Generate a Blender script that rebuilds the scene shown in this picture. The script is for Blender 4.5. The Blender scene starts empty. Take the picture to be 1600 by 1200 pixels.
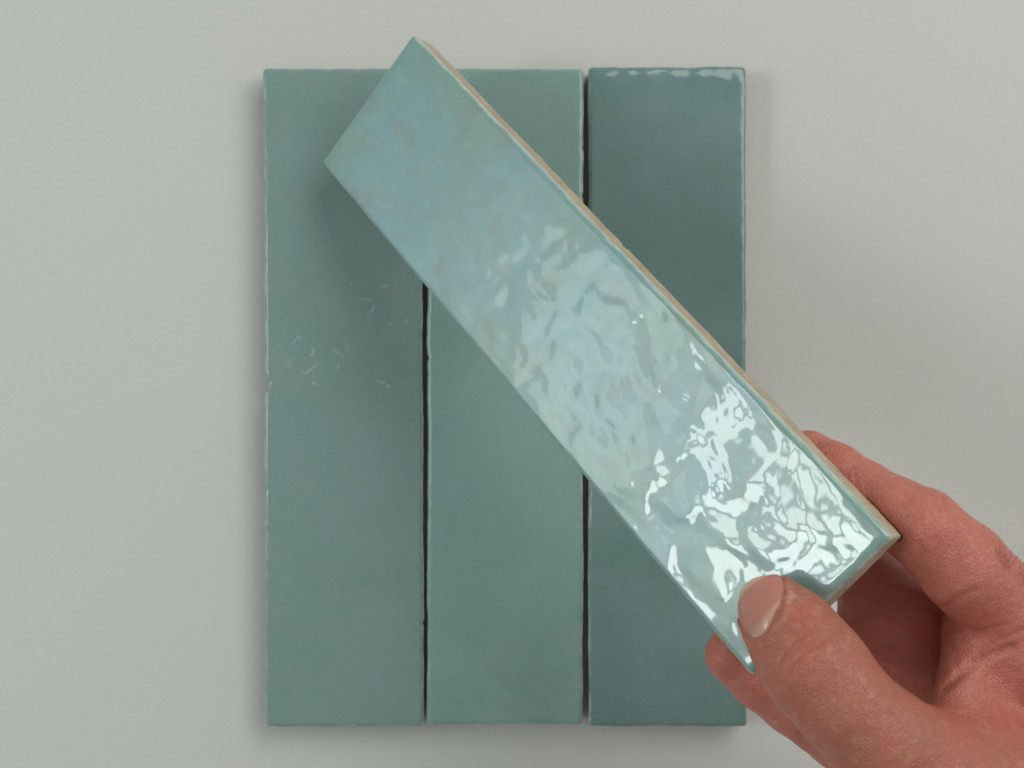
import bpy, math
import numpy as np
from mathutils import Matrix, Vector

# ------------------------------------------------------------------ camera
F_PX, CAM_H = 2100.0, 0.4298          # focal length in photo pixels (1600 wide), camera height in metres
sc = bpy.context.scene
cam_d = bpy.data.cameras.new('camera')
cam_d.sensor_width = 36.0
cam_d.lens = 36.0 * F_PX / 1600.0
cam_d.clip_start, cam_d.clip_end = 0.01, 50.0
cam = bpy.data.objects.new('camera', cam_d)
cam.location = (0, 0, CAM_H)
sc.collection.objects.link(cam)
sc.camera = cam
cam_d.dof.use_dof = True
cam_d.dof.focus_distance = 0.355
cam_d.dof.aperture_fstop = 22.0

# ------------------------------------------------------------------ light
world = bpy.data.worlds.new('World')
sc.world = world
world.use_nodes = True
bg = world.node_tree.nodes['Background']
bg.inputs[0].default_value = (0.93, 1.0, 0.98, 1)
bg.inputs[1].default_value = 0.25

def area(name, loc, target, sx, sy, radiance, col, spread=180, soft=0.0):
    l = bpy.data.lights.new(name, 'AREA')
    l.shape = 'RECTANGLE'
    l.size, l.size_y = sx, sy
    l.energy = radiance * math.pi * sx * sy
    l.color = col
    l.spread = math.radians(spread)
    if soft > 0:                                   # lamp fades towards its own border
        l.use_nodes = True
        t = l.node_tree; em = t.nodes['Emission']
        ge = t.nodes.new('ShaderNodeNewGeometry')
        sp = t.nodes.new('ShaderNodeSeparateXYZ'); t.links.new(ge.outputs['Parametric'], sp.inputs[0])
        prev = None
        for ax in ('X', 'Y'):
            def mth(op, a, b=0.0):
                nd = t.nodes.new('ShaderNodeMath'); nd.operation = op
                for k, v in ((0, a), (1, b)):
                    if hasattr(v, 'is_linked'): t.links.new(v, nd.inputs[k])
                    else: nd.inputs[k].default_value = v
                return nd.outputs[0]
            d = mth('MINIMUM', sp.outputs[ax], mth('SUBTRACT', 1.0, sp.outputs[ax]))
            mr = t.nodes.new('ShaderNodeMapRange'); mr.interpolation_type = 'SMOOTHSTEP'
            t.links.new(d, mr.inputs[0]); mr.inputs[2].default_value = soft
            prev = mr.outputs[0] if prev is None else mth('MULTIPLY', prev, mr.outputs[0])
        t.links.new(prev, em.inputs['Strength'])
    o = bpy.data.objects.new(name, l)
    o.location = loc
    o.rotation_euler = (Vector(target) - Vector(loc)).to_track_quat('-Z', 'Y').to_euler()
    sc.collection.objects.link(o)
    return o

area('ceiling_lamp', (0.90, 0.78, 1.10), (0.03, 0, 0), 1.7, 0.8, 3.35, (1.0, 0.985, 0.95))
W_C, W_T = Vector((-1.22, 0.03, 1.02)), Vector((0.06, -0.03, 0.11))          # window: panes with glazing bars between
w_dir = (W_T - W_C).normalized()
w_x = w_dir.cross(Vector((0, 0, 1))).normalized(); w_y = w_x.cross(w_dir)
for i, (cx, cy, sx, sy, rad) in enumerate([(-.120, .090, .22, .17, 13.0), (.110, .090, .20, .17, 17.0), (-.120, -.070, .22, .12, 11.0), (.110, -.070, .20, .12, 14.0)]):
    c = W_C + w_x * cx + w_y * cy
    area('window_pane_light', c, c + w_dir, sx, sy, rad * 0.82, (0.93, 1.0, 0.98), soft=0.12)
area('added_mint_reflection_light', (-1.42, 0.19, 0.76), (0.03, 0.0, 0.08), 0.42, 0.22, 1.7, (0.80, 1.0, 0.92), soft=0.07)  # unseen lamp added for the mint patches reflected in the held tile
area('added_wall_glow_light', (-1.60, 0.16, 0.92), (0.05, -0.02, 0.1), 1.6, 1.5, 2.2, (0.90, 1.0, 1.0), soft=0.5)  # unseen lamp added behind the window to pale the held tile's reflection

vs = sc.view_settings
vs.view_transform = 'Standard'
vs.look = 'None'
vs.exposure = 0.11
vs.gamma = 1.0
vs.use_curve_mapping = False

# ------------------------------------------------------------------ helpers
def pix(px, py, z):
    """photo pixel at a known height above the table -> world point"""
    d = CAM_H - z
    return np.array([(px - 800) / F_PX * d, -(py - 600) / F_PX * d, z])

def fade(t): return t * t * t * (t * (t * 6 - 15) + 10)

def noise2(x, y, seed):
    """2-D gradient noise, about -1..1"""
    rng = np.random.RandomState(seed)
    ang = rng.rand(256, 256) * 2 * np.pi
    gx, gy = np.cos(ang), np.sin(ang)
    xi, yi = np.floor(x).astype(int), np.floor(y).astype(int)
    fx, fy = x - xi, y - yi
    def dot(i, j):
        a, b = (xi + i) % 256, (yi + j) % 256
        return gx[a, b] * (fx - i) + gy[a, b] * (fy - j)
    u, v = fade(fx), fade(fy)
    a = dot(0, 0) * (1 - u) + dot(1, 0) * u
    b = dot(0, 1) * (1 - u) + dot(1, 1) * u
    return (a * (1 - v) + b * v) * 1.5

def smoothstep(a, b, x):
    t = np.clip((x - a) / (b - a), 0, 1)
    return t * t * (3 - 2 * t)

def mesh_obj(name, verts, faces, mat, parent=None, smooth=True, attrs=None):
    me = bpy.data.meshes.new(name)
    verts = np.asarray(verts, dtype=np.float32)
    faces = np.asarray(faces, dtype=np.int32)
    me.vertices.add(len(verts))
    me.vertices.foreach_set('co', verts.ravel())
    k = faces.shape[1]
    me.loops.add(faces.size)
    me.loops.foreach_set('vertex_index', faces.ravel())
    me.polygons.add(len(faces))
    me.polygons.foreach_set('loop_start', np.arange(0, faces.size, k, dtype=np.int32))
    me.polygons.foreach_set('use_smooth', np.full(len(faces), smooth, dtype=bool))
    me.update(calc_edges=True)
    me.validate()
    for n, arr in (attrs or {}).items():
        a = me.attributes.new(n, 'FLOAT', 'POINT')
        a.data.foreach_set('value', np.asarray(arr, dtype=np.float32))
    o = bpy.data.objects.new(name, me)
    sc.collection.objects.link(o)
    if mat: me.materials.append(mat)
    if parent: o.parent = parent
    return o

class NT:
    """tiny node-tree helper"""
    def __init__(self, name):
        self.m = bpy.data.materials.new(name)
        self.m.use_nodes = True
        self.t = self.m.node_tree
        self.b = self.t.nodes['Principled BSDF']
    def n(self, kind, **kw):
        nd = self.t.nodes.new(kind)
        for k, v in kw.items():
            if k in nd.inputs.keys() and not hasattr(nd, k): nd.inputs[k].default_value = v
            elif hasattr(nd, k): setattr(nd, k, v)
        return nd
    def l(self, a, b): self.t.links.new(a, b)
    def attr(self, name):
        return self.n('ShaderNodeAttribute', attribute_name=name).outputs['Fac']
    def coord(self, scale=(1, 1, 1), loc=(0, 0, 0)):
        c = self.n('ShaderNodeTexCoord')
        m = self.n('ShaderNodeMapping')
        m.inputs['Scale'].default_value = scale
        m.inputs['Location'].default_value = loc
        self.l(c.outputs['Object'], m.inputs['Vector'])
        return m.outputs['Vector']
    def noise(self, vec, scale, detail=4, rough=0.55, dist=0.0):
        nd = self.n('ShaderNodeTexNoise')
        nd.inputs['Scale'].default_value = scale
        nd.inputs['Detail'].default_value = detail
        nd.inputs['Roughness'].default_value = rough
        nd.inputs['Distortion'].default_value = dist
        self.l(vec, nd.inputs['Vector'])
        return nd.outputs['Fac']
    def ramp(self, fac, *stops):
        nd = self.n('ShaderNodeValToRGB')
        el = nd.color_ramp.elements
        while len(el) < len(stops): el.new(0.5)
        for e, (p, c) in zip(el, stops):
            e.position = p
            e.color = (*c, 1) if len(c) == 3 else c
        self.l(fac, nd.inputs['Fac'])
        return nd.outputs['Color']
    def mix(self, fac, a, b, mode='MIX'):
        nd = self.n('ShaderNodeMix', data_type='RGBA', blend_type=mode)
        for s, v in ((nd.inputs[0], fac), (nd.inputs[6], a), (nd.inputs[7], b)):
            if hasattr(v, 'links') or hasattr(v, 'is_linked'): self.l(v, s)
            elif isinstance(v, (int, float)): s.default_value = v
            else: s.default_value = (*v, 1)
        return nd.outputs[2]
    def math(self, op, a, b=0.0):
        nd = self.n('ShaderNodeMath', operation=op)
        for s, v in ((nd.inputs[0], a), (nd.inputs[1], b)):
            if hasattr(v, 'is_linked'): self.l(v, s)
            else: s.default_value = v
        return nd.outputs[0]
    def bump(self, h, strength, dist, normal=None):
        nd = self.n('ShaderNodeBump')
        nd.inputs['Strength'].default_value = strength
        nd.inputs['Distance'].default_value = dist
        self.l(h, nd.inputs['Height'])
        if normal is not None: self.l(normal, nd.inputs['Normal'])
        return nd.outputs['Normal']

# ------------------------------------------------------------------ materials
def glaze_material(name, c1, c2, c3, blotch, rough, off, mott=0.55, grain=0.50, milk=False, c4=None):
    """glossy ceramic glaze: pooled pigment, thin pale rim (attr rim), glints painted pale on tiny dents (attr dent_glint)"""
    g = NT(name)
    v = g.coord(loc=off)
    big = g.noise(v, 26, 3, 0.5, 0.4)
    mid = g.noise(v, 95, 4, 0.6, 0.6)
    fine = g.noise(v, 900, 3, 0.6)
    col = g.mix(g.ramp(big, (0.5 - blotch, (0, 0, 0)), (0.5 + blotch, (1, 1, 1))), c1, c2)
    col = g.mix(g.math('MULTIPLY', g.ramp(mid, (0.48, (0, 0, 0)), (0.66, (1, 1, 1))), mott), col, c3)
    streak = g.noise(g.coord(scale=(1, 0.45, 1), loc=off), 210, 5, 0.6, 1.2)
    col = g.mix(g.math('MULTIPLY', g.ramp(streak, (0.50, (0, 0, 0)), (0.72, (1, 1, 1))), mott * 0.6), col, c4 or c2)
    spk = g.ramp(fine, (0.3, (0.86, 0.87, 0.88)), (0.7, (1.10, 1.09, 1.09)))
    col = g.mix(grain, col, spk, 'MULTIPLY')
    dots = g.n('ShaderNodeTexVoronoi')
    dots.inputs['Scale'].default_value = 330
    g.l(v, dots.inputs['Vector'])
    dm = g.math('MULTIPLY', g.ramp(dots.outputs['Distance'], (0.04, (1, 1, 1)), (0.10, (0, 0, 0))),
                g.ramp(dots.outputs['Color'], (0.80, (0, 0, 0)), (0.86, (1, 1, 1))))
    col = g.mix(g.math('MULTIPLY', dm, 0.5), col, (0.10, 0.14, 0.13))
    col = g.mix(g.attr('rim'), col, (0.56, 0.62, 0.54))
    col = g.mix(g.attr('dent_glint'), col, (0.50, 0.66, 0.60))  # pale colour paints the glints on the tiny dents
    g.l(col, g.b.inputs['Base Color'])
    g.b.inputs['Roughness'].default_value = rough
    g.b.inputs['IOR'].default_value = 1.5
    if milk:                                       # clear wavy glass over a slightly satin glaze
        g.b.inputs['Roughness'].default_value = 0.30
        g.b.inputs['Coat Weight'].default_value = 0.85
        g.b.inputs['Coat Roughness'].default_value = rough
    h = g.noise(v, 420, 3, 0.5)
    g.l(g.bump(h, 0.25, 0.00004), g.b.inputs['Normal'])
    return g.m

def clay_material(name, k):
    g = NT(name)
    v = g.coord()
    n1 = g.noise(v, 120, 5, 0.6)
    n2 = g.noise(v, 1500, 3, 0.7)
    col = g.ramp(n1, (0.3, (0.40, 0.33, 0.225)), (0.55, (0.50, 0.425, 0.305)), (0.75, (0.57, 0.50, 0.38)))
    col = g.mix(1.0, col, k, 'MULTIPLY')
    col = g.mix(0.6, col, g.ramp(n2, (0.35, (0.72, 0.7, 0.68)), (0.6, (1.05, 1.05, 1.05))), 'MULTIPLY')
    g.l(col, g.b.inputs['Base Color'])
    g.b.inputs['Roughness'].default_value = 0.85
    g.l(g.bump(n2, 0.5, 0.0002), g.b.inputs['Normal'])
    return g.m

def table_material():
    g = NT('matt_white_board')
    v = g.coord()
    n1 = g.noise(v, 6, 3, 0.5)
    n2 = g.noise(v, 700, 4, 0.6)
    n3 = g.noise(v, 2600, 2, 0.6)
    col = g.ramp(n1, (0.3, (0.615, 0.622, 0.588)), (0.7, (0.640, 0.645, 0.615)))
    col = g.mix(0.5, col, g.ramp(n2, (0.3, (0.95, 0.95, 0.95)), (0.7, (1.03, 1.03, 1.03))), 'MULTIPLY')
    sp = g.n('ShaderNodeTexVoronoi'); sp.inputs['Scale'].default_value = 75
    g.l(v, sp.inputs['Vector'])
    dm = g.math('MULTIPLY', g.ramp(sp.outputs['Distance'], (0.012, (1, 1, 1)), (0.03, (0, 0, 0))),
                g.ramp(sp.outputs['Color'], (0.86, (0, 0, 0)), (0.90, (1, 1, 1))))
    col = g.mix(g.math('MULTIPLY', dm, 0.45), col, (0.25, 0.23, 0.2))
    g.l(col, g.b.inputs['Base Color'])
    g.b.inputs['Roughness'].default_value = 0.6
    g.b.inputs['Specular IOR Level'].default_value = 0.3
    nn = g.bump(n3, 0.15, 0.0001)
    g.l(g.bump(n2, 0.10, 0.0002, nn), g.b.inputs['Normal'])
    return g.m

def skin_material():
    g = NT('skin')
    v = g.coord()
    n1 = g.noise(v, 70, 4, 0.6, 0.5)
    n2 = g.noise(v, 380, 4, 0.65)
    n3 = g.noise(v, 1300, 3, 0.6)
    col = g.mix(g.attr('flush'), (0.440, 0.158, 0.104), (0.590, 0.188, 0.142))
    col = g.mix(g.math('MULTIPLY', g.ramp(n1, (0.42, (0, 0, 0)), (0.62, (1, 1, 1))), 0.65), col, (0.52, 0.140, 0.098))
    col = g.mix(g.math('MULTIPLY', g.ramp(n2, (0.5, (0, 0, 0)), (0.72, (1, 1, 1))), 0.42), col, (0.60, 0.305, 0.210))
    col = g.mix(0.5, col, g.ramp(n3, (0.3, (0.86, 0.84, 0.83)), (0.7, (1.08, 1.08, 1.08))), 'MULTIPLY')
    col = g.mix(g.attr('crease'), col, (0.30, 0.085, 0.06))
    col = g.mix(g.attr('dry'), col, (0.72, 0.52, 0.42))
    g.l(col, g.b.inputs['Base Color'])
    g.b.inputs['Roughness'].default_value = 0.40
    g.b.inputs['Specular IOR Level'].default_value = 0.42
    g.b.inputs['Subsurface Weight'].default_value = 0.28
    g.b.inputs['Subsurface Radius'].default_value = (1.0, 0.35, 0.2)
    g.b.inputs['Subsurface Scale'].default_value = 0.0028
    vo = g.n('ShaderNodeTexVoronoi', feature='DISTANCE_TO_EDGE')
    vo.inputs['Scale'].default_value = 1050
    wv = g.n('ShaderNodeVectorMath', operation='ADD')
    wn = g.n('ShaderNodeTexNoise'); wn.inputs['Scale'].default_value = 500
    g.l(v, wn.inputs['Vector'])
    sc_ = g.n('ShaderNodeVectorMath', operation='SCALE'); sc_.inputs['Scale'].default_value = 0.0011
    g.l(wn.outputs['Color'], sc_.inputs[0])
    g.l(v, wv.inputs[0]); g.l(sc_.outputs[0], wv.inputs[1])
    g.l(wv.outputs[0], vo.inputs['Vector'])
    cell = g.ramp(vo.outputs['Distance'], (0.0, (0, 0, 0)), (0.25, (1, 1, 1)))
    v2 = g.coord(scale=(1.0, 0.30, 0.6))
    lines = g.noise(v2, 1500, 3, 0.6, 0.8)
    nb = g.bump(cell, 0.55, 0.00018)
    nb = g.bump(lines, 0.40, 0.00020, nb)
    nb = g.bump(n2, 0.45, 0.0005, nb)
    nb = g.bump(g.noise(v, 150, 3, 0.5), 0.30, 0.0010, nb)
    g.l(nb, g.b.inputs['Normal'])
    return g.m

def nail_material():
    g = NT('fingernail')
    a = g.attr('along')
    v = g.coord()
    n = g.noise(v, 260, 3, 0.6)
    col = g.ramp(a, (0.0, (0.62, 0.35, 0.26)), (0.17, (0.62, 0.35, 0.27)), (0.27, (0.54, 0.22, 0.17)),
                 (0.86, (0.56, 0.235, 0.18)), (0.93, (0.66, 0.43, 0.30)), (1.0, (0.74, 0.55, 0.40)))
    col = g.mix(0.4, col, g.ramp(n, (0.3, (0.88, 0.84, 0.84)), (0.7, (1.06, 1.06, 1.06))), 'MULTIPLY')
    g.l(col, g.b.inputs['Base Color'])
    g.b.inputs['Roughness'].default_value = 0.20
    g.b.inputs['Subsurface Weight'].default_value = 0.15
    g.b.inputs['Subsurface Radius'].default_value = (1, .4, .25)
    g.b.inputs['Subsurface Scale'].default_value = 0.0015
    w = g.n('ShaderNodeTexNoise'); w.inputs['Scale'].default_value = 500
    g.l(v, w.inputs['Vector'])
    g.l(g.bump(w.outputs['Fac'], 0.2, 0.0001), g.b.inputs['Normal'])
    return g.m

M_CLAY = clay_material('bisque_clay', (1, 1, 1))
M_CLAY_SHADED = clay_material('shaded_brown_bisque_clay', (0.40, 0.33, 0.30))  # brown clay darkened to put shade into the gaps between flat tiles
M_TABLE = table_material()
M_SKIN = skin_material()
M_NAIL = nail_material()
g_ = NT('dark_hair'); g_.b.inputs['Base Color'].default_value = (0.03, 0.02, 0.015, 1); g_.b.inputs['Roughness'].default_value = 0.5
M_HAIR = g_.m

# ------------------------------------------------------------------ the table surface
tv = [(-0.9, -0.9, 0), (0.9, -0.9, 0), (0.9, 0.9, 0), (-0.9, 0.9, 0), (-0.9, -0.9, -0.02), (0.9, -0.9, -0.02), (0.9, 0.9, -0.02), (-0.9, 0.9, -0.02)]
tf = [(0, 1, 2, 3), (7, 6, 5, 4), (0, 4, 5, 1), (1, 5, 6, 2), (2, 6, 7, 3), (3, 7, 4, 0)]
table = mesh_obj('table_surface', tv, tf, M_TABLE, smooth=False)
table['kind'] = 'structure'

# ------------------------------------------------------------------ tiles
T = 0.009                                 # thickness

def make_tile(label, W, L, seed, mat, relief, edge, rolls, loc, rot, scuffs=(), chips=(), step=0.00042, clay=None, rwob=1.0, T=T, lipk=1.0):
    """thing = Empty; parts: glaze (wavy glossy layer rolling over the edges), clay_body.
    rolls = width in m of the rolled-down border at left, right, bottom, top"""
    root = bpy.data.objects.new('glazed_tile', None)
    root.empty_display_size = 0.02
    sc.collection.objects.link(root)
    root['label'] = label
    root['category'] = 'tile'
    root['kind'] = 'thing'
    def axis(n):
        r = 0.0016
        e = np.array([0, .00004, .00012, .00026, .00045, .0007, .001, .0013, r])
        m = np.linspace(r, n - r, int((n - 2 * r) / step))
        return np.concatenate([e[:-1], m, n - e[:-1][::-1]]) - n / 2
    X, Y = np.meshgrid(axis(W), axis(L), indexing='ij')
    u, v = X.copy(), Y.copy()
    # distance to each border
    dl, dr, db, dt = u + W / 2, W / 2 - u, v + L / 2, L / 2 - v
    # rounded corners
    rc = 0.0011
    ax_, ay_ = np.clip(np.abs(u) - (W / 2 - rc), 0, None), np.clip(np.abs(v) - (L / 2 - rc), 0, None)
    kk = np.maximum(ax_, ay_) / np.maximum(np.hypot(ax_, ay_), 1e-9)
    both = (ax_ > 0) & (ay_ > 0)
    X = np.where(both, np.sign(u) * (W / 2 - rc + ax_ * kk), X)
    Y = np.where(both, np.sign(v) * (L / 2 - rc + ay_ * kk), Y)
    # hand-cut wobble of the outline (moves points sideways near each border)
    def wob(t, s): return edge * (0.7 * noise2(t * 28, t * 0 + s, seed + 3) + 0.55 * noise2(t * 95, t * 0 + s, seed + 4) + 0.30 * noise2(t * 330, t * 0 + s, seed + 5))
    fall = 0.004
    X = X + wob(v, 1.3) * np.exp(-dl / fall) + wob(v, 5.7) * np.exp(-dr / fall)
    Y = Y + wob(u, 9.1) * np.exp(-db / fall) + wob(u, 13.9) * np.exp(-dt / fall)
    for (cx, cy, cr) in chips:                      # nicks in the border
        r2 = (u - cx) ** 2 + (v - cy) ** 2
        k = np.exp(-r2 / cr ** 2)
        X -= np.sign(cx) * (abs(cx) > W / 2 - .001) * k * cr * 0.5
        Y -= np.sign(cy) * (abs(cy) > L / 2 - .001) * k * cr * 0.5
    dmin = np.minimum(np.minimum(dl, dr), np.minimum(db, dt))
    # tight rounding of the arris
    R = 0.0011
    q = np.clip(1 - dmin / R, 0, 1)
    Z = -R * (1 - np.sqrt(np.clip(1 - q * q, 0, 1)))
    # wide soft roll
    for d, w in zip((dl, dr, db, dt), rolls):
        wv = w * (1 + rwob * 0.45 * noise2(u * 60 + 3, v * 60 + 7, seed + 9) + rwob * 0.35 * noise2(u * 230 + 3, v * 230 + 7, seed + 10))
        Z -= 0.22 * w * np.clip(1 - d / np.maximum(wv, .0003), 0, None) ** 1.5
    inner = smoothstep(0.0004, 0.004, dmin)
    Z += relief(u, v) * inner
    sm = np.zeros_like(Z)
    for (ax, ay, bx, by, wd, hh) in scuffs:
        a = np.array([ax, ay]); b = np.array([bx, by]); ab = b - a
        t = np.clip(((u - ax) * ab[0] + (v - ay) * ab[1]) / (ab @ ab + 1e-12), 0, 1)
        dd = (u - ax - t * ab[0]) ** 2 + (v - ay - t * ab[1]) ** 2
        k = np.exp(-dd / wd ** 2)
        sm = np.maximum(sm, hh * k)
        Z += 0.00004 * k * hh
    rimw = 0.00048 * (1 + 1.1 * noise2(u * 160, v * 160, seed + 21) + 0.6 * noise2(u * 600, v * 600, seed + 24))
    rim = np.clip(1 - dmin / np.clip(rimw, .0001, None), 0, 1) ** 0.7 * (0.75 + 0.25 * noise2(u * 300, v * 300, seed + 22))
    n, m = X.shape
    V = np.stack([X, Y, Z], -1).reshape(-1, 3)
    idx = np.arange(n * m).reshape(n, m)
    Fq = np.stack([idx[:-1, :-1], idx[1:, :-1], idx[1:, 1:], idx[:-1, 1:]], -1).reshape(-1, 4)
    # skirt of the glaze down the side
    ring = np.concatenate([idx[:-1, 0], idx[-1, :-1], idx[1:, -1][::-1], idx[0, 1:][::-1]])
    rv = V[ring]
    lip = lipk * 0.0011 + 0.0005 * lipk * noise2(np.arange(len(ring)) * 0.045, np.arange(len(ring)) * 0.0, seed + 31)
    low = rv.copy(); low[:, 2] = np.minimum(-R - np.clip(lip, .0003, None), rv[:, 2] - 0.0004)
    base = len(V)
    V = np.concatenate([V, low])
    rn = np.roll(ring, -1); li = base + np.arange(len(ring)); ln = np.roll(li, -1)
    Fs = np.stack([ring, li, ln, rn], -1)
    F = np.concatenate([Fq, Fs])
    rimA = np.concatenate([np.clip(rim, 0, 1).ravel(), np.full(len(ring), 0.9)])
    scA = np.concatenate([sm.ravel(), np.zeros(len(ring))])
    mesh_obj('glaze', V, F, mat, root, attrs={'rim': rimA, 'dent_glint': scA})
    # clay body: same outline, a touch inside, slightly rough, with a rounded foot
    c = rv[:, :2]
    lim = np.array([W / 2 - .0016, L / 2 - .0016])
    inw = c - np.clip(c, -lim, lim)
    inw /= np.linalg.norm(inw, axis=1)[:, None] + 1e-9
    lv = []
    prof = [(.0004, .0006), (.0001, .00030), (-0.0038, .00026), (-0.0048, .00026), (-0.006, .00028), (-T + .0012, .00034), (-T + .0004, .0006), (-T, .0012)]
    ii = np.arange(len(c))
    for k, (z, off) in enumerate(prof):
        p = c - inw * off + inw * (0.00010 * noise2(ii * 0.11, ii * 0 + k * 0.9, seed + 41))[:, None]
        zz = low[:, 2] + z if k < 2 else np.full(len(c), z)
        lv.append(np.concatenate([p, zz[:, None]], 1))
    nv = len(c)
    V = np.concatenate(lv + [np.array([[0, 0, -0.003], [0, 0, -T]])])
    a = np.arange(nv); b = np.roll(a, -1)
    F = [np.stack([a + k * nv, a + (k + 1) * nv, b + (k + 1) * nv, b + k * nv], -1) for k in range(len(prof) - 1)]
    kt = len(prof) * nv
    F.append(np.stack([np.full(nv, kt), a, b, np.full(nv, kt)], -1)[:, :4])
    F.append(np.stack([np.full(nv, kt + 1), b + (len(prof) - 1) * nv, a + (len(prof) - 1) * nv, np.full(nv, kt + 1)], -1))
    quads = np.concatenate(F[:-2]); tris = np.concatenate([F[-2][:, :3], F[-1][:, :3]])
    tri_q = np.concatenate([quads[:, [0, 1, 2]], quads[:, [0, 2, 3]], tris])
    mesh_obj('clay_body', V, tri_q, clay or M_CLAY_SHADED, root)
    mw = Matrix(rot).to_4x4()
    mw.translation = Vector(loc)
    root.matrix_world = mw
    return root

def flat_relief(seed, amp):
    def f(u, v):
        return amp * (1.6 * noise2(u * 24 + 1, v * 24, seed) + 0.22 * noise2(u * 120, v * 120, seed + 1) + 0.05 * noise2(u * 420, v * 420, seed + 2))
    return f

GL_A = glaze_material('sea_green_glaze', (0.204, 0.318, 0.288), (0.234, 0.346, 0.330), (0.246, 0.334, 0.302), 0.20, 0.13, (0, 0, 0))
GL_B = glaze_material('mid_green_glaze', (0.224, 0.358, 0.324), (0.266, 0.402, 0.377), (0.246, 0.384, 0.340), 0.14, 0.13, (1.3, 2.1, 0))
GL_C = glaze_material('slate_green_glaze', (0.142, 0.242, 0.220), (0.188, 0.286, 0.280), (0.156, 0.255, 0.233), 0.20, 0.11, (4.1, 0.7, 0))
GL_D = glaze_material('pale_aqua_glaze', (0.235, 0.392, 0.345), (0.225, 0.400, 0.425), (0.252, 0.345, 0.312), 0.09, 0.035, (7.7, 3.3, 0), 0.85, 0.30, True, (0.300, 0.470, 0.450))

I3 = ((1, 0, 0), (0, 1, 0), (0, 0, 1))
PPM = F_PX / (CAM_H - T)
def flat_tile(x0, x1, y0, y1, **kw):
    a, b = pix(x0, y1, T), pix(x1, y0, T)
    c = (a + b) / 2
    return make_tile(W=b[0] - a[0], L=b[1] - a[1], loc=(c[0], c[1], T), rot=kw.pop('rot', I3), **kw)
def zrot(deg):
    c, s = math.cos(math.radians(deg)), math.sin(math.radians(deg))
    return ((c, -s, 0), (s, c, 0), (0, 0, 1))

# tiny dents of the first tile, their glints painted pale (photo pixels -> its own surface)
rng = np.random.RandomState(5)
def dent_glint_px(lst, x0, x1, y0, y1):
    out = []
    for ax, ay, bx, by, h in lst:
        f = lambda px, py: ((px - (x0 + x1) / 2) / PPM, -(py - (y0 + y1) / 2) / PPM)
        n = 5
        d = np.array([bx - ax, by - ay], float); nrm = np.array([-d[1], d[0]]) * rng.uniform(-0.55, 0.55)
        pts = [np.array([ax, ay]) + d * t + nrm * 4 * t * (1 - t) + rng.randn(2) * 0.7 for t in np.linspace(0, 1, n + 1)]
        for p, q in zip(pts[:-1], pts[1:]):
            if rng.rand() < 0.12: continue
            out.append((*f(*p), *f(*q), 0.00012 + 0.00012 * rng.rand(), h * (0.35 + 1.0 * rng.rand())))
    return out
SC = [(460, 536, 476, 528, .45), (482, 558, 490, 546, .75), (472, 582, 484, 576, .6), (486, 577, 498, 570, .5), (524, 542, 535, 555, .6),
      (544, 536, 554, 548, .35), (568, 468, 582, 488, .55), (548, 442, 552, 444, .4), (596, 450, 606, 448, .4), (606, 508, 616, 503, .55),
      (594, 518, 600, 537, .4), (632, 505, 638, 502, .6), (590, 594, 600, 600, .5), (604, 602, 612, 606, .6), (490, 600, 498, 604, .5),
      (444, 562, 447, 572, .3), (453, 563, 455, 572, .45), (531, 570, 532, 576, .5), (440, 530, 437, 544, .2), (590, 578, 590, 586, .15), (615, 523, 625, 524, .15)]

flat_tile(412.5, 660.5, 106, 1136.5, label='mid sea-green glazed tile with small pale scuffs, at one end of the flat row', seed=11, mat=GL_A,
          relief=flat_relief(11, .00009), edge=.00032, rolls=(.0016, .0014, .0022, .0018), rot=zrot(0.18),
          scuffs=dent_glint_px(SC, 414, 661, 107, 1136), chips=((-.0247, .0044, .0022), (-.0247, .0030, .0009), (-.0247, .0262, .0008), (.0246, -.071, .0008)))
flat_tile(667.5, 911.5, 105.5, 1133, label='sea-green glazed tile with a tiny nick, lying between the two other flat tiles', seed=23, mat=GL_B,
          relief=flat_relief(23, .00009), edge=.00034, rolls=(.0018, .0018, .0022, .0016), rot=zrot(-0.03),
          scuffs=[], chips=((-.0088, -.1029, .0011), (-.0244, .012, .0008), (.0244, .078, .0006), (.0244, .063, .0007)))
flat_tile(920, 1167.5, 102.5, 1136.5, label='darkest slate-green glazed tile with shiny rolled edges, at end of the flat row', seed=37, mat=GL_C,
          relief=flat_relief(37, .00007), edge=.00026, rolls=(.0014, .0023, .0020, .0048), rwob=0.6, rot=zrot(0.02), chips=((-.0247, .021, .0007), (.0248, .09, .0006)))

# the tile in the hand: rotation and centre solved from its four corners
R_H = np.array([[0.60155, -0.57498, -0.55456], [0.72327, 0.68675, 0.0725], [0.33916, -0.44471, 0.82898]])
T_H = np.array([0.01381, 0.01653, 0.07172])
W_H, L_H = 0.0486, 0.2007
T_HELD = 0.0105
def wavy(u, v):
    """hand-pressed relief, stronger towards the end that is held"""
    k = 0.14 + 0.86 * smoothstep(0.070, -0.030, v)
    a = 0.00018 * noise2(u * 30 + 4.2, v * 26 + 1.7, 51)
    wx = u + 0.0026 * noise2(u * 80, v * 80, 52)
    wy = v + 0.0026 * noise2(u * 80 + 9, v * 80 + 4, 53)
    b = 0.00020 * noise2(wx * 105, wy * 80, 54)
    c = 0.000060 * noise2(wx * 230, wy * 190, 55)
    e = 0.00005 * np.abs(noise2(wx * 150 + 7, wy * 120 + 3, 57))
    d = 0.000008 * noise2(wx * 520, wy * 480, 56)
    return a + k * (b + c + d - e)
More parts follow.
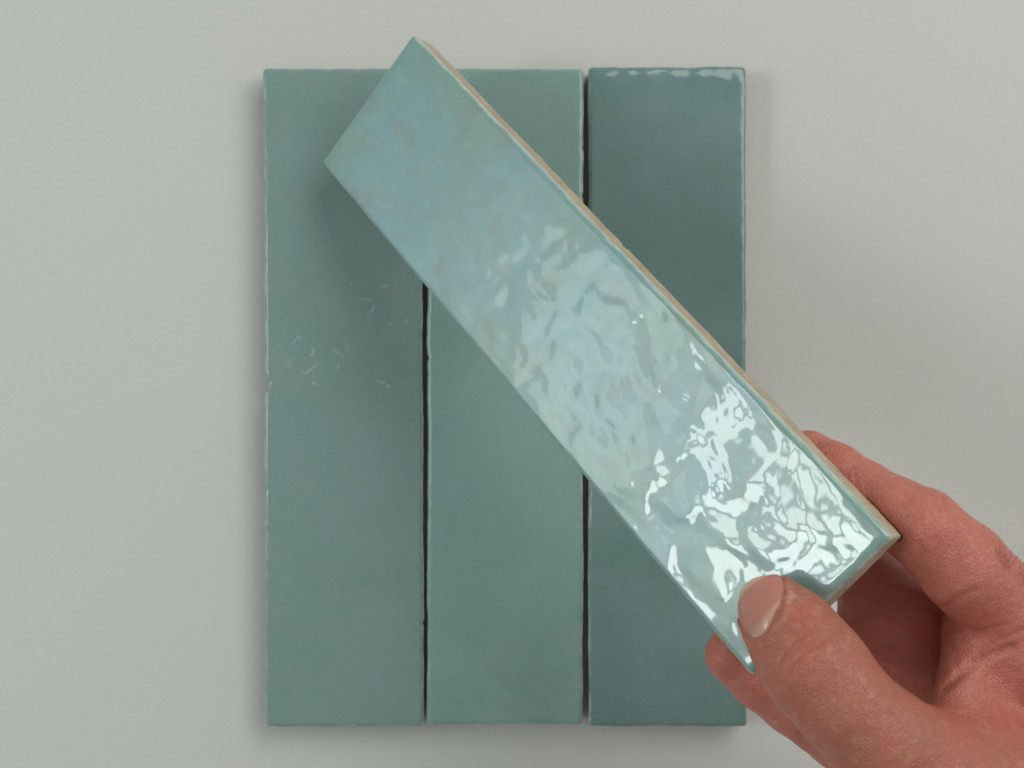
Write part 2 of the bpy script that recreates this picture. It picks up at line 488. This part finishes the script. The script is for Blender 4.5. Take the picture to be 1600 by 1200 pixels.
make_tile('tilted pale aqua tile with wavy glossy glaze, held in the hand above the flat tiles', W_H, L_H, 71, GL_D, wavy, .00020,
          (.0013, .0015, .0022, .0011), T_H, [tuple(r) for r in R_H], chips=((.0243, .0062, .0008), (.0243, .0048, .0006)), step=0.00036, clay=M_CLAY, rwob=0.45, T=T_HELD, lipk=0.5)

# ------------------------------------------------------------------ the hand (one continuous surface from a distance field)
MM = 0.001
def P(px, py, z_mm): return pix(px, py, z_mm * MM)

N_T = R_H[:, 2]                                            # tile normal: the thumb pad lies flat on it
def cone(p, a, b, ra, rb, squash=None):
    """distance to a round cone; squash=(normal, factor) flattens it along normal"""
    if squash is not None:
        nrm, s = squash
        h = ((p - a) @ nrm)[:, None]
        p = p + nrm * h * (1 / s - 1)
        hb = (b - a) @ nrm
        b = b + nrm * hb * (1 / s - 1)
    ab = b - a
    t = np.clip(((p - a) @ ab) / (ab @ ab), 0, 1)
    d = np.linalg.norm(p - a - t[:, None] * ab, axis=1) - (ra + (rb - ra) * t)
    if squash is not None: d = d * (0.5 + 0.5 * squash[1])
    return d
def smin(a, b, k):
    h = np.clip(0.5 + 0.5 * (b - a) / k, 0, 1)
    return b + (a - b) * h - k * h * (1 - h)
def tri(p, A, B, C, r):
    ba, cb, ac = B - A, C - B, A - C
    nor = np.cross(ba, ac)
    pa, pb, pc = p - A, p - B, p - C
    s = (np.sign(pa @ np.cross(ba, nor)) + np.sign(pb @ np.cross(cb, nor)) + np.sign(pc @ np.cross(ac, nor)))
    def e(pv, ev):
        t = np.clip((pv @ ev) / (ev @ ev), 0, 1)
        return np.sum((ev * t[:, None] - pv) ** 2, 1)
    edge_d = np.minimum(np.minimum(e(pa, ba), e(pb, cb)), e(pc, ac))
    pl = (pa @ nor) ** 2 / (nor @ nor)
    return np.sqrt(np.where(s < 2, edge_d, pl)) - r

# joints: photo pixel, height in mm, radius in mm (tip -> knuckle)
INDEX = [(P(1262, 716, 92.5), 7.0), (P(1300, 742, 96.5), 8.0), (P(1350, 774, 101), 8.2), (P(1394, 800, 106), 8.6), (P(1440, 824, 110), 9.3), (P(1504, 884, 108), 10.6), (P(1560, 945, 102), 11.4), (P(1630, 1025, 94), 13.0)]
MIDDLE = [(P(1215, 775, 88), 7.2), (P(1285, 835, 88), 8.4), (P(1335, 885, 88), 8.9), (P(1402, 950, 87), 10.8), (P(1490, 1050, 82), 11.0), (P(1610, 1145, 78), 13.0)]
RING = [(P(1147, 1024, 86.0), 7.4), (P(1190, 1057, 86.0), 8.3), (P(1243, 1098, 85), 8.5), (P(1316, 1148, 82), 9.2), (P(1440, 1210, 74), 9.6), (P(1580, 1250, 68), 12.5)]
PINKY = [(P(1312, 1250, 75), 6.2), (P(1352, 1276, 71), 7.0), (P(1405, 1302, 67), 7.6), (P(1540, 1370, 60), 11.0)]
THUMB = [(P(1207, 953, 116.5), 7.7), (P(1226, 977, 119), 9.5), (P(1250, 1012, 122), 10.9), (P(1277, 1048, 125), 11.6), (P(1322, 1103, 127), 10.8), (P(1376, 1158, 126), 12.2), (P(1430, 1210, 121), 15.5), (P(1560, 1275, 112), 19.5), (P(1740, 1390, 100), 20)]
WRIST = P(1930, 1560, 82)
ARM = P(2260, 1880, 70)
WEB = (P(1520, 972, 98), P(1492, 1118, 112), P(1690, 1270, 101))
PALM_N = np.cross(MIDDLE[-1][0] - WRIST, INDEX[-1][0] - PINKY[-1][0]); PALM_N /= np.linalg.norm(PALM_N)

AX_T = THUMB[0][0] - THUMB[3][0]; AX_T -= N_T * (AX_T @ N_T); AX_T /= np.linalg.norm(AX_T)     # thumb axis, towards the tip
LAT_T = np.cross(N_T, AX_T)                                                                      # across the nail
NAIL_C = THUMB[0][0] + AX_T * 0.0010 + LAT_T * -0.0001
SKEW = 0.0019
NAIL_HW, NAIL_HL = 0.0073, 0.0067

def chain(p, J, k=0.0015, sq=None, nsq=0):
    d = None
    for i in range(len(J) - 1):
        e = cone(p, J[i][0], J[i + 1][0], J[i][1] * MM, J[i + 1][1] * MM, sq if i < nsq else None)
        d = e if d is None else smin(d, e, k)
    return d
def tile_sdf(p):
    q = (p - T_H) @ R_H
    b = np.abs(q - np.array([0, 0, -T_HELD / 2])) - np.array([W_H / 2, L_H / 2, T_HELD / 2]) + 0.0004
    return np.linalg.norm(np.maximum(b, 0), axis=1) + np.minimum(b.max(1), 0) - 0.0004
def nail_uv(p):
    q = p - NAIL_C
    return q @ LAT_T, q @ AX_T, q @ N_T

CREASES = []          # list of (points Nx3, depth, width)
def vnoise3(p, scale, seed):
    return (noise2(p[:, 0] * scale + p[:, 2] * scale * 0.7, p[:, 1] * scale - p[:, 2] * scale * 0.6, seed)
            + noise2(p[:, 1] * scale + 31.7, p[:, 2] * scale + p[:, 0] * scale * 0.4, seed + 1)) * 0.5
def hand_sdf(p, detail=True):
    palm = cone(p, INDEX[-1][0], P(1830, 1400, 90), .0135, .021)
    for J, w in ((MIDDLE, P(1860, 1440, 84)), (RING, P(1880, 1480, 78)), (PINKY, P(1880, 1530, 72))):
        palm = smin(palm, cone(p, J[-1][0], w, J[-1][1] * MM, .019), .010)
    palm = smin(palm, cone(p, P(1850, 1450, 84), WRIST, .023, .0225), .012)
    palm = smin(palm, cone(p, P(1890, 1500, 86), P(1960, 1540, 82), .023, .0225), .012)
    palm = smin(palm, cone(p, WRIST, ARM, .0235, .030), .010)
    palm = smin(palm, tri(p, *WEB, .0058), .007)
    palm = smin(palm, cone(p, P(1548, 985, 102), P(1670, 1090, 99), .0095, .0130), .006)
    d = palm
    for J, nn in ((INDEX, 1), (MIDDLE, 1), (RING, 1), (PINKY, 1)):
        f = chain(p, J)
        if J is MIDDLE: f = smin(f, cone(p, P(1362, 970, 84), P(1480, 1085, 80), .0088, .0105), .004)
        far = np.linalg.norm(p - J[-1][0], axis=1)
        k = 0.0006 + 0.006 * (1 - smoothstep(0.010, 0.030, far))
        d = smin(d, f, k)
    th = chain(p, THUMB, .003, (N_T, 0.80), 3)
    far = np.linalg.norm(p - THUMB[-2][0], axis=1)
    d = smin(d, th, 0.0006 + 0.010 * (1 - smoothstep(0.018, 0.040, far)))
    # flesh folds: bulges at the base of the index finger
    if detail:
        u, v, w = nail_uv(p)
        v = v - (SKEW * (-u / NAIL_HW) + 0.0007) * np.clip((NAIL_HL - v) / (2 * NAIL_HL), 0, 1)
        # nail bed sunk a little, with raised folds at its sides and root
        e = np.maximum(np.abs(u) - NAIL_HW, np.abs(v + 0.0002) - NAIL_HL)
        r_ = np.sqrt((np.clip(np.abs(u) / NAIL_HW, 0, 9)) ** 2.6 + (np.clip(-(v) / NAIL_HL, 0, 9)) ** 2.6 + 1e-9)
        on = (w > 0) * smoothstep(NAIL_HL * 1.15, NAIL_HL * 0.4, v)
        d = d - on * 0.00060 * np.exp(-((r_ - 1.13) / 0.13) ** 2)
        d = d + on * 0.00035 * smoothstep(1.06, 0.94, r_)
        for pts, depth, width in CREASES:
            cc = pts.mean(0); rr = np.linalg.norm(pts - cc, axis=1).max() + 8 * width
            ok = np.sum((p - cc) ** 2, 1) < rr * rr
            if not ok.any(): continue
            pk = p[ok]; m = None
            for a, b in zip(pts[:-1], pts[1:]):
                ab = b - a
                t = np.clip(((pk - a) @ ab) / (ab @ ab), 0, 1)
                q = np.sum((pk - a - t[:, None] * ab) ** 2, 1)
                m = q if m is None else np.minimum(m, q)
            d[ok] = d[ok] + depth * np.clip(0.8 + 0.7 * vnoise3(pk, 260, 99), 0.2, 1.3) * (np.exp(-m / width ** 2) - 0.35 * np.exp(-m / (2.6 * width) ** 2))
        d = d + 0.00022 * vnoise3(p, 150, 81) + 0.00010 * vnoise3(p, 420, 85)
    dt = tile_sdf(p) + 0.00012
    return np.maximum(d, -dt)

def cast(px, py):
    """first hit of the hand along the photo ray"""
    o = np.array([0, 0, CAM_H]); dr = np.array([(px - 800) / F_PX, -(py - 600) / F_PX, -1.0]); dr /= np.linalg.norm(dr)
    t = 0.24
    for _ in range(160):
        s = hand_sdf((o + dr * t)[None], False)[0]
        if s < 0.00003: break
        t += s * 0.7
        if t > 0.6: return np.zeros(3)
    return o + dr * t
found = []
for args in [
    ([(1474, 1077), (1490, 1063), (1510, 1047), (1535, 1030), (1580, 1010)], 1.6, 1.1),    # fold between thumb and web
    ([(1474, 950), (1490, 938), (1505, 930), (1522, 922)], 0.9, 1.0),                       # fold at the root of the index finger
    ([(1530, 1020), (1560, 1000), (1596, 984)], 0.6, 0.7),
    ([(1500, 1000), (1530, 985), (1570, 975)], 0.45, 0.7),
    ([(1217, 1040), (1226, 1020), (1243, 1002), (1262, 990)], 0.6, 0.5),                  # thumb knuckle lines
    ([(1240, 1046), (1254, 1026), (1274, 1010), (1300, 996)], 0.5, 0.5),
    ([(1232, 1055), (1240, 1040), (1252, 1022)], 0.45, 0.5),
    ([(1278, 1036), (1292, 1022), (1312, 1014)], 0.45, 0.5),
    ([(1470, 768), (1474, 780), (1478, 792)], 0.5, 0.6),                                    # index knuckle
    ([(1332, 728), (1336, 740), (1338, 752)], 0.45, 0.6),
    ([(1424, 742), (1430, 756), (1432, 768)], 0.3, 0.6),
    ([(1225, 1068), (1236, 1052), (1256, 1036)], 0.3, 0.55),
    ([(1212, 1052), (1222, 1030), (1236, 1012)], 0.3, 0.5),
    ([(1262, 1060), (1276, 1046), (1292, 1040)], 0.25, 0.5),
    ([(1300, 1060), (1318, 1046), (1340, 1036)], 0.25, 0.6),
    ([(1484, 1000), (1492, 1022), (1494, 1048)], 0.3, 0.6),
    ([(1500, 1075), (1540, 1062), (1592, 1050)], 0.35, 0.7),
    ([(1452, 800), (1458, 816), (1458, 832)], 0.25, 0.6),
    ([(1490, 800), (1497, 815), (1500, 830)], 0.2, 0.6),
    ([(1200, 1134), (1212, 1124), (1222, 1112)], 0.5, 0.7),
]:
    found.append(args)
pend = []
for px, depth, width in found:
    hits = np.array([q for q in (cast(*c) for c in px) if q[2] > 0.03])
    if len(hits) > 1: pend.append((hits, depth * MM, width * MM))
CREASES.extend(pend)

def polygonise(sdf, lo, hi, h, blk=12):
    """sparse sampling + naive surface nets"""
    n = (np.ceil((hi - lo) / h / blk).astype(int)) * blk + 1
    D = np.full(n, 1.0, dtype=np.float32)
    nb = (n - 1) // blk
    bi = np.stack(np.meshgrid(*[np.arange(k) for k in nb], indexing='ij'), -1).reshape(-1, 3)
    cen = lo + (bi * blk + blk / 2) * h
    cd = sdf(cen, False)
    act = np.abs(cd) < blk * h * 0.95 + 0.0012
    for (i, j, k), c in zip(bi[~act] * blk, cd[~act]):
        if c < 0: D[i:i + blk + 1, j:j + blk + 1, k:k + blk + 1] = -1.0
    loc = np.stack(np.meshgrid(*[np.arange(blk + 1)] * 3, indexing='ij'), -1).reshape(-1, 3)
    A = bi[act] * blk
    for s in range(0, len(A), 60):
        g = (A[s:s + 60, None, :] + loc[None]).reshape(-1, 3)
        D[g[:, 0], g[:, 1], g[:, 2]] = sdf(lo + g * h, True)
    S = D < 0
    c8 = [(i, j, k) for i in (0, 1) for j in (0, 1) for k in (0, 1)]
    sl = lambda a, o: a[o[0]:a.shape[0] - 1 + o[0], o[1]:a.shape[1] - 1 + o[1], o[2]:a.shape[2] - 1 + o[2]]
    cnt = sum(sl(S, o).astype(np.int8) for o in c8)
    cells = np.argwhere((cnt > 0) & (cnt < 8))
    vid = np.full(np.array(D.shape) - 1, -1, dtype=np.int32)
    vid[cells[:, 0], cells[:, 1], cells[:, 2]] = np.arange(len(cells))
    acc = np.zeros((len(cells), 3)); num = np.zeros(len(cells))
    for a in c8:
        for ax in range(3):
            if a[ax]: continue
            b = list(a); b[ax] = 1
            va = D[cells[:, 0] + a[0], cells[:, 1] + a[1], cells[:, 2] + a[2]]
            vb = D[cells[:, 0] + b[0], cells[:, 1] + b[1], cells[:, 2] + b[2]]
            x = (va < 0) != (vb < 0)
            t = np.where(x, va / np.where(x, va - vb, 1), 0)
            pnt = np.repeat(np.array([a], dtype=float), len(cells), 0); pnt[:, ax] = t
            acc[x] += pnt[x]; num[x] += 1
    V = lo + (cells + acc / num[:, None]) * h
    F = []
    for ax in range(3):
        o1, o2 = [(1, 2), (2, 0), (0, 1)][ax]
        a = [slice(1, -1)] * 3; a[ax] = slice(0, -1)
        b = [slice(1, -1)] * 3; b[ax] = slice(1, None)
        ch = np.argwhere(S[tuple(a)] != S[tuple(b)])
        off = np.array([1, 1, 1]); off[ax] = 0
        g = ch + off
        ins = S[g[:, 0], g[:, 1], g[:, 2]]
        def vv(d1, d2):
            q = g.copy(); q[:, o1] += d1; q[:, o2] += d2
            return vid[q[:, 0], q[:, 1], q[:, 2]]
        quad = np.stack([vv(-1, -1), vv(0, -1), vv(0, 0), vv(-1, 0)], -1)
        quad[~ins] = quad[~ins][:, ::-1]
        F.append(quad)
    return V, np.concatenate(F)

allp = np.array([j[0] for J in (INDEX, MIDDLE, RING, PINKY, THUMB) for j in J] + [WRIST, ARM])
HV, HF = polygonise(hand_sdf, allp.min(0) - 0.034, allp.max(0) + 0.034, 0.0006)
# one Newton step back onto the field, for smooth normals
def grad(p, e=0.0004):
    return np.stack([(hand_sdf(p + d) - hand_sdf(p - d)) / (2 * e) for d in np.eye(3) * e], 1)
# colour attributes: flushed fingers and palm, dark lines in the folds
def dist_chain(p, J):
    return np.min([cone(p, J[i][0], J[i + 1][0], 0, 0) for i in range(len(J) - 1)], axis=0)
dth = dist_chain(HV, THUMB)
dot = np.min([dist_chain(HV, J) for J in (INDEX, MIDDLE, RING, PINKY)], axis=0)
flush = smoothstep(-0.006, 0.010, dth - dot) * 0.85
flush = np.maximum(flush, 1.0 * np.exp(-(np.linalg.norm(HV - P(1540, 1010, 105), axis=1) / 0.024) ** 2))
flush = np.clip(flush + 0.25 * vnoise3(HV, 70, 91), 0, 1)
cre = np.zeros(len(HV))
for pts, depth, width in CREASES:
    m = np.min([cone(HV, a, b, 0, 0) for a, b in zip(pts[:-1], pts[1:])], axis=0)
    cre = np.maximum(cre, min(1, depth / .0012) * 0.62 * np.exp(-(m / (width * 0.55)) ** 2) * np.clip(0.75 + 0.7 * vnoise3(HV, 500, 95), 0, 1))
dry = np.zeros(len(HV))
for q in [(1231, 918), (1234, 926), (1235, 934), (1231, 941), (1228, 934), (1240, 931)]:
    c = cast(*q)
    dry = np.maximum(dry, 0.6 * np.exp(-(np.linalg.norm(HV - c, axis=1) / 0.0006) ** 2))
hand = mesh_obj('hand', HV, HF, M_SKIN, attrs={'flush': flush, 'crease': cre, 'dry': dry})
hand['label'] = 'right hand pinching the tilted aqua tile between thumb and curled fingers'
hand['category'] = 'hand'

# thumb nail: a curved plate over the nail bed
nu, nvv = 29, 33
gu = np.linspace(-1, 1, nu); gv = np.linspace(-1, 1, nvv)
U, Vv = np.meshgrid(gu, gv, indexing='ij')
# outline: rounded root, rounded free edge
half = NAIL_HW * np.where(Vv < 0, (1 - np.abs(Vv) ** 4.0 * 0.38), (1 - np.abs(Vv) ** 3.0 * 0.42))
pu = U * half
pv = NAIL_HL * (Vv - 0.16 * (1 - Vv) * 0 ) - np.where(Vv < 0, -1, 1) * NAIL_HL * 0.20 * (np.abs(U) ** 2.2) * np.abs(Vv)
pv = pv + 0.0004 + (SKEW * (-U) + 0.0007) * (1 - Vv) / 2
org = NAIL_C + pu[..., None] * LAT_T + pv[..., None] * AX_T + N_T * 0.020
op = org.reshape(-1, 3)
tt = np.zeros(len(op))
for _ in range(60):
    s = hand_sdf(op - N_T * tt[:, None], False)
    tt += np.clip(s, -0.001, 0.003) * 0.7
tt = np.minimum(tt, 0.0235)
w = (0.020 - tt).reshape(nu, nvv)
# smooth plate: parabola across, gentle bend along, fitted to the bed
Aq = np.stack([np.ones(w.size), pu.ravel() ** 2 / NAIL_HW ** 2, pv.ravel() / NAIL_HL, pv.ravel() ** 2 / NAIL_HL ** 2], 1)
sel = (np.abs(U.ravel()) < 0.8) & (Vv.ravel() < 0.55)
co, *_ = np.linalg.lstsq(Aq[sel], w.ravel()[sel], rcond=None)
rr = np.maximum(np.abs(U), np.clip(-Vv, 0, 1))
wf = (Aq @ co).reshape(nu, nvv) + 0.00004 - 0.0008 * rr ** 6
top = NAIL_C + pu[..., None] * LAT_T + pv[..., None] * AX_T + wf[..., None] * N_T
bot = top - N_T * 0.0005
idx = np.arange(nu * nvv).reshape(nu, nvv)
q = np.stack([idx[:-1, :-1], idx[:-1, 1:], idx[1:, 1:], idx[1:, :-1]], -1).reshape(-1, 4)[:, ::-1]
ringn = np.concatenate([idx[:-1, 0], idx[-1, :-1], idx[1:, -1][::-1], idx[0, 1:][::-1]])
k = nu * nvv
qs = np.stack([ringn, ringn + k, np.roll(ringn, -1) + k, np.roll(ringn, -1)], -1)
along = np.clip((Vv + 1) / 2 + 0.09 * U ** 2 * np.where(Vv < 0, 1, 0), 0, 1)
mesh_obj('thumbnail', np.concatenate([top.reshape(-1, 3), bot.reshape(-1, 3)]), np.concatenate([q, q[:, ::-1] + k, qs]), M_NAIL, hand,
         attrs={'along': np.concatenate([along.ravel(), along.ravel()])})

# a few fine hairs on the back of the hand
rs = np.random.RandomState(9)
hv, hf = [], []
for i in range(26):
    px, py = 1560 + rs.rand() * 70, 0
    py = 858 + (px - 1560) * 0.80 + rs.rand() * 26
    root_p = cast(px, py)
    if root_p[2] < 0.06: continue
    nrm = grad(root_p[None])[0]; nrm /= np.linalg.norm(nrm)
    dr = nrm * 0.5 + np.array([-0.35, 0.75, 0.2]) + rs.randn(3) * 0.22
    dr /= np.linalg.norm(dr)
    cur = root_p - nrm * 0.0003
    Lh = 0.005 + rs.rand() * 0.005
    bend = rs.randn(3) * 0.3
    prev = None
    for s in range(7):
        r = 0.000038 * (1 - s / 7.5)
        e1 = np.cross(dr, [0, 0, 1.0]); e1 /= np.linalg.norm(e1); e2 = np.cross(dr, e1)
        b0 = len(hv)
        for a in range(3):
            hv.append(cur + r * (e1 * math.cos(a * 2.094) + e2 * math.sin(a * 2.094)))
        if prev is not None:
            for a in range(3): hf.append((prev + a, prev + (a + 1) % 3, b0 + (a + 1) % 3, b0 + a))
        prev = b0
        cur = cur + dr * Lh / 6
        dr = dr + bend * 0.16; dr /= np.linalg.norm(dr)
hair = mesh_obj('hand_hair', hv, hf, M_HAIR, hand)
hair['kind'] = 'stuff'
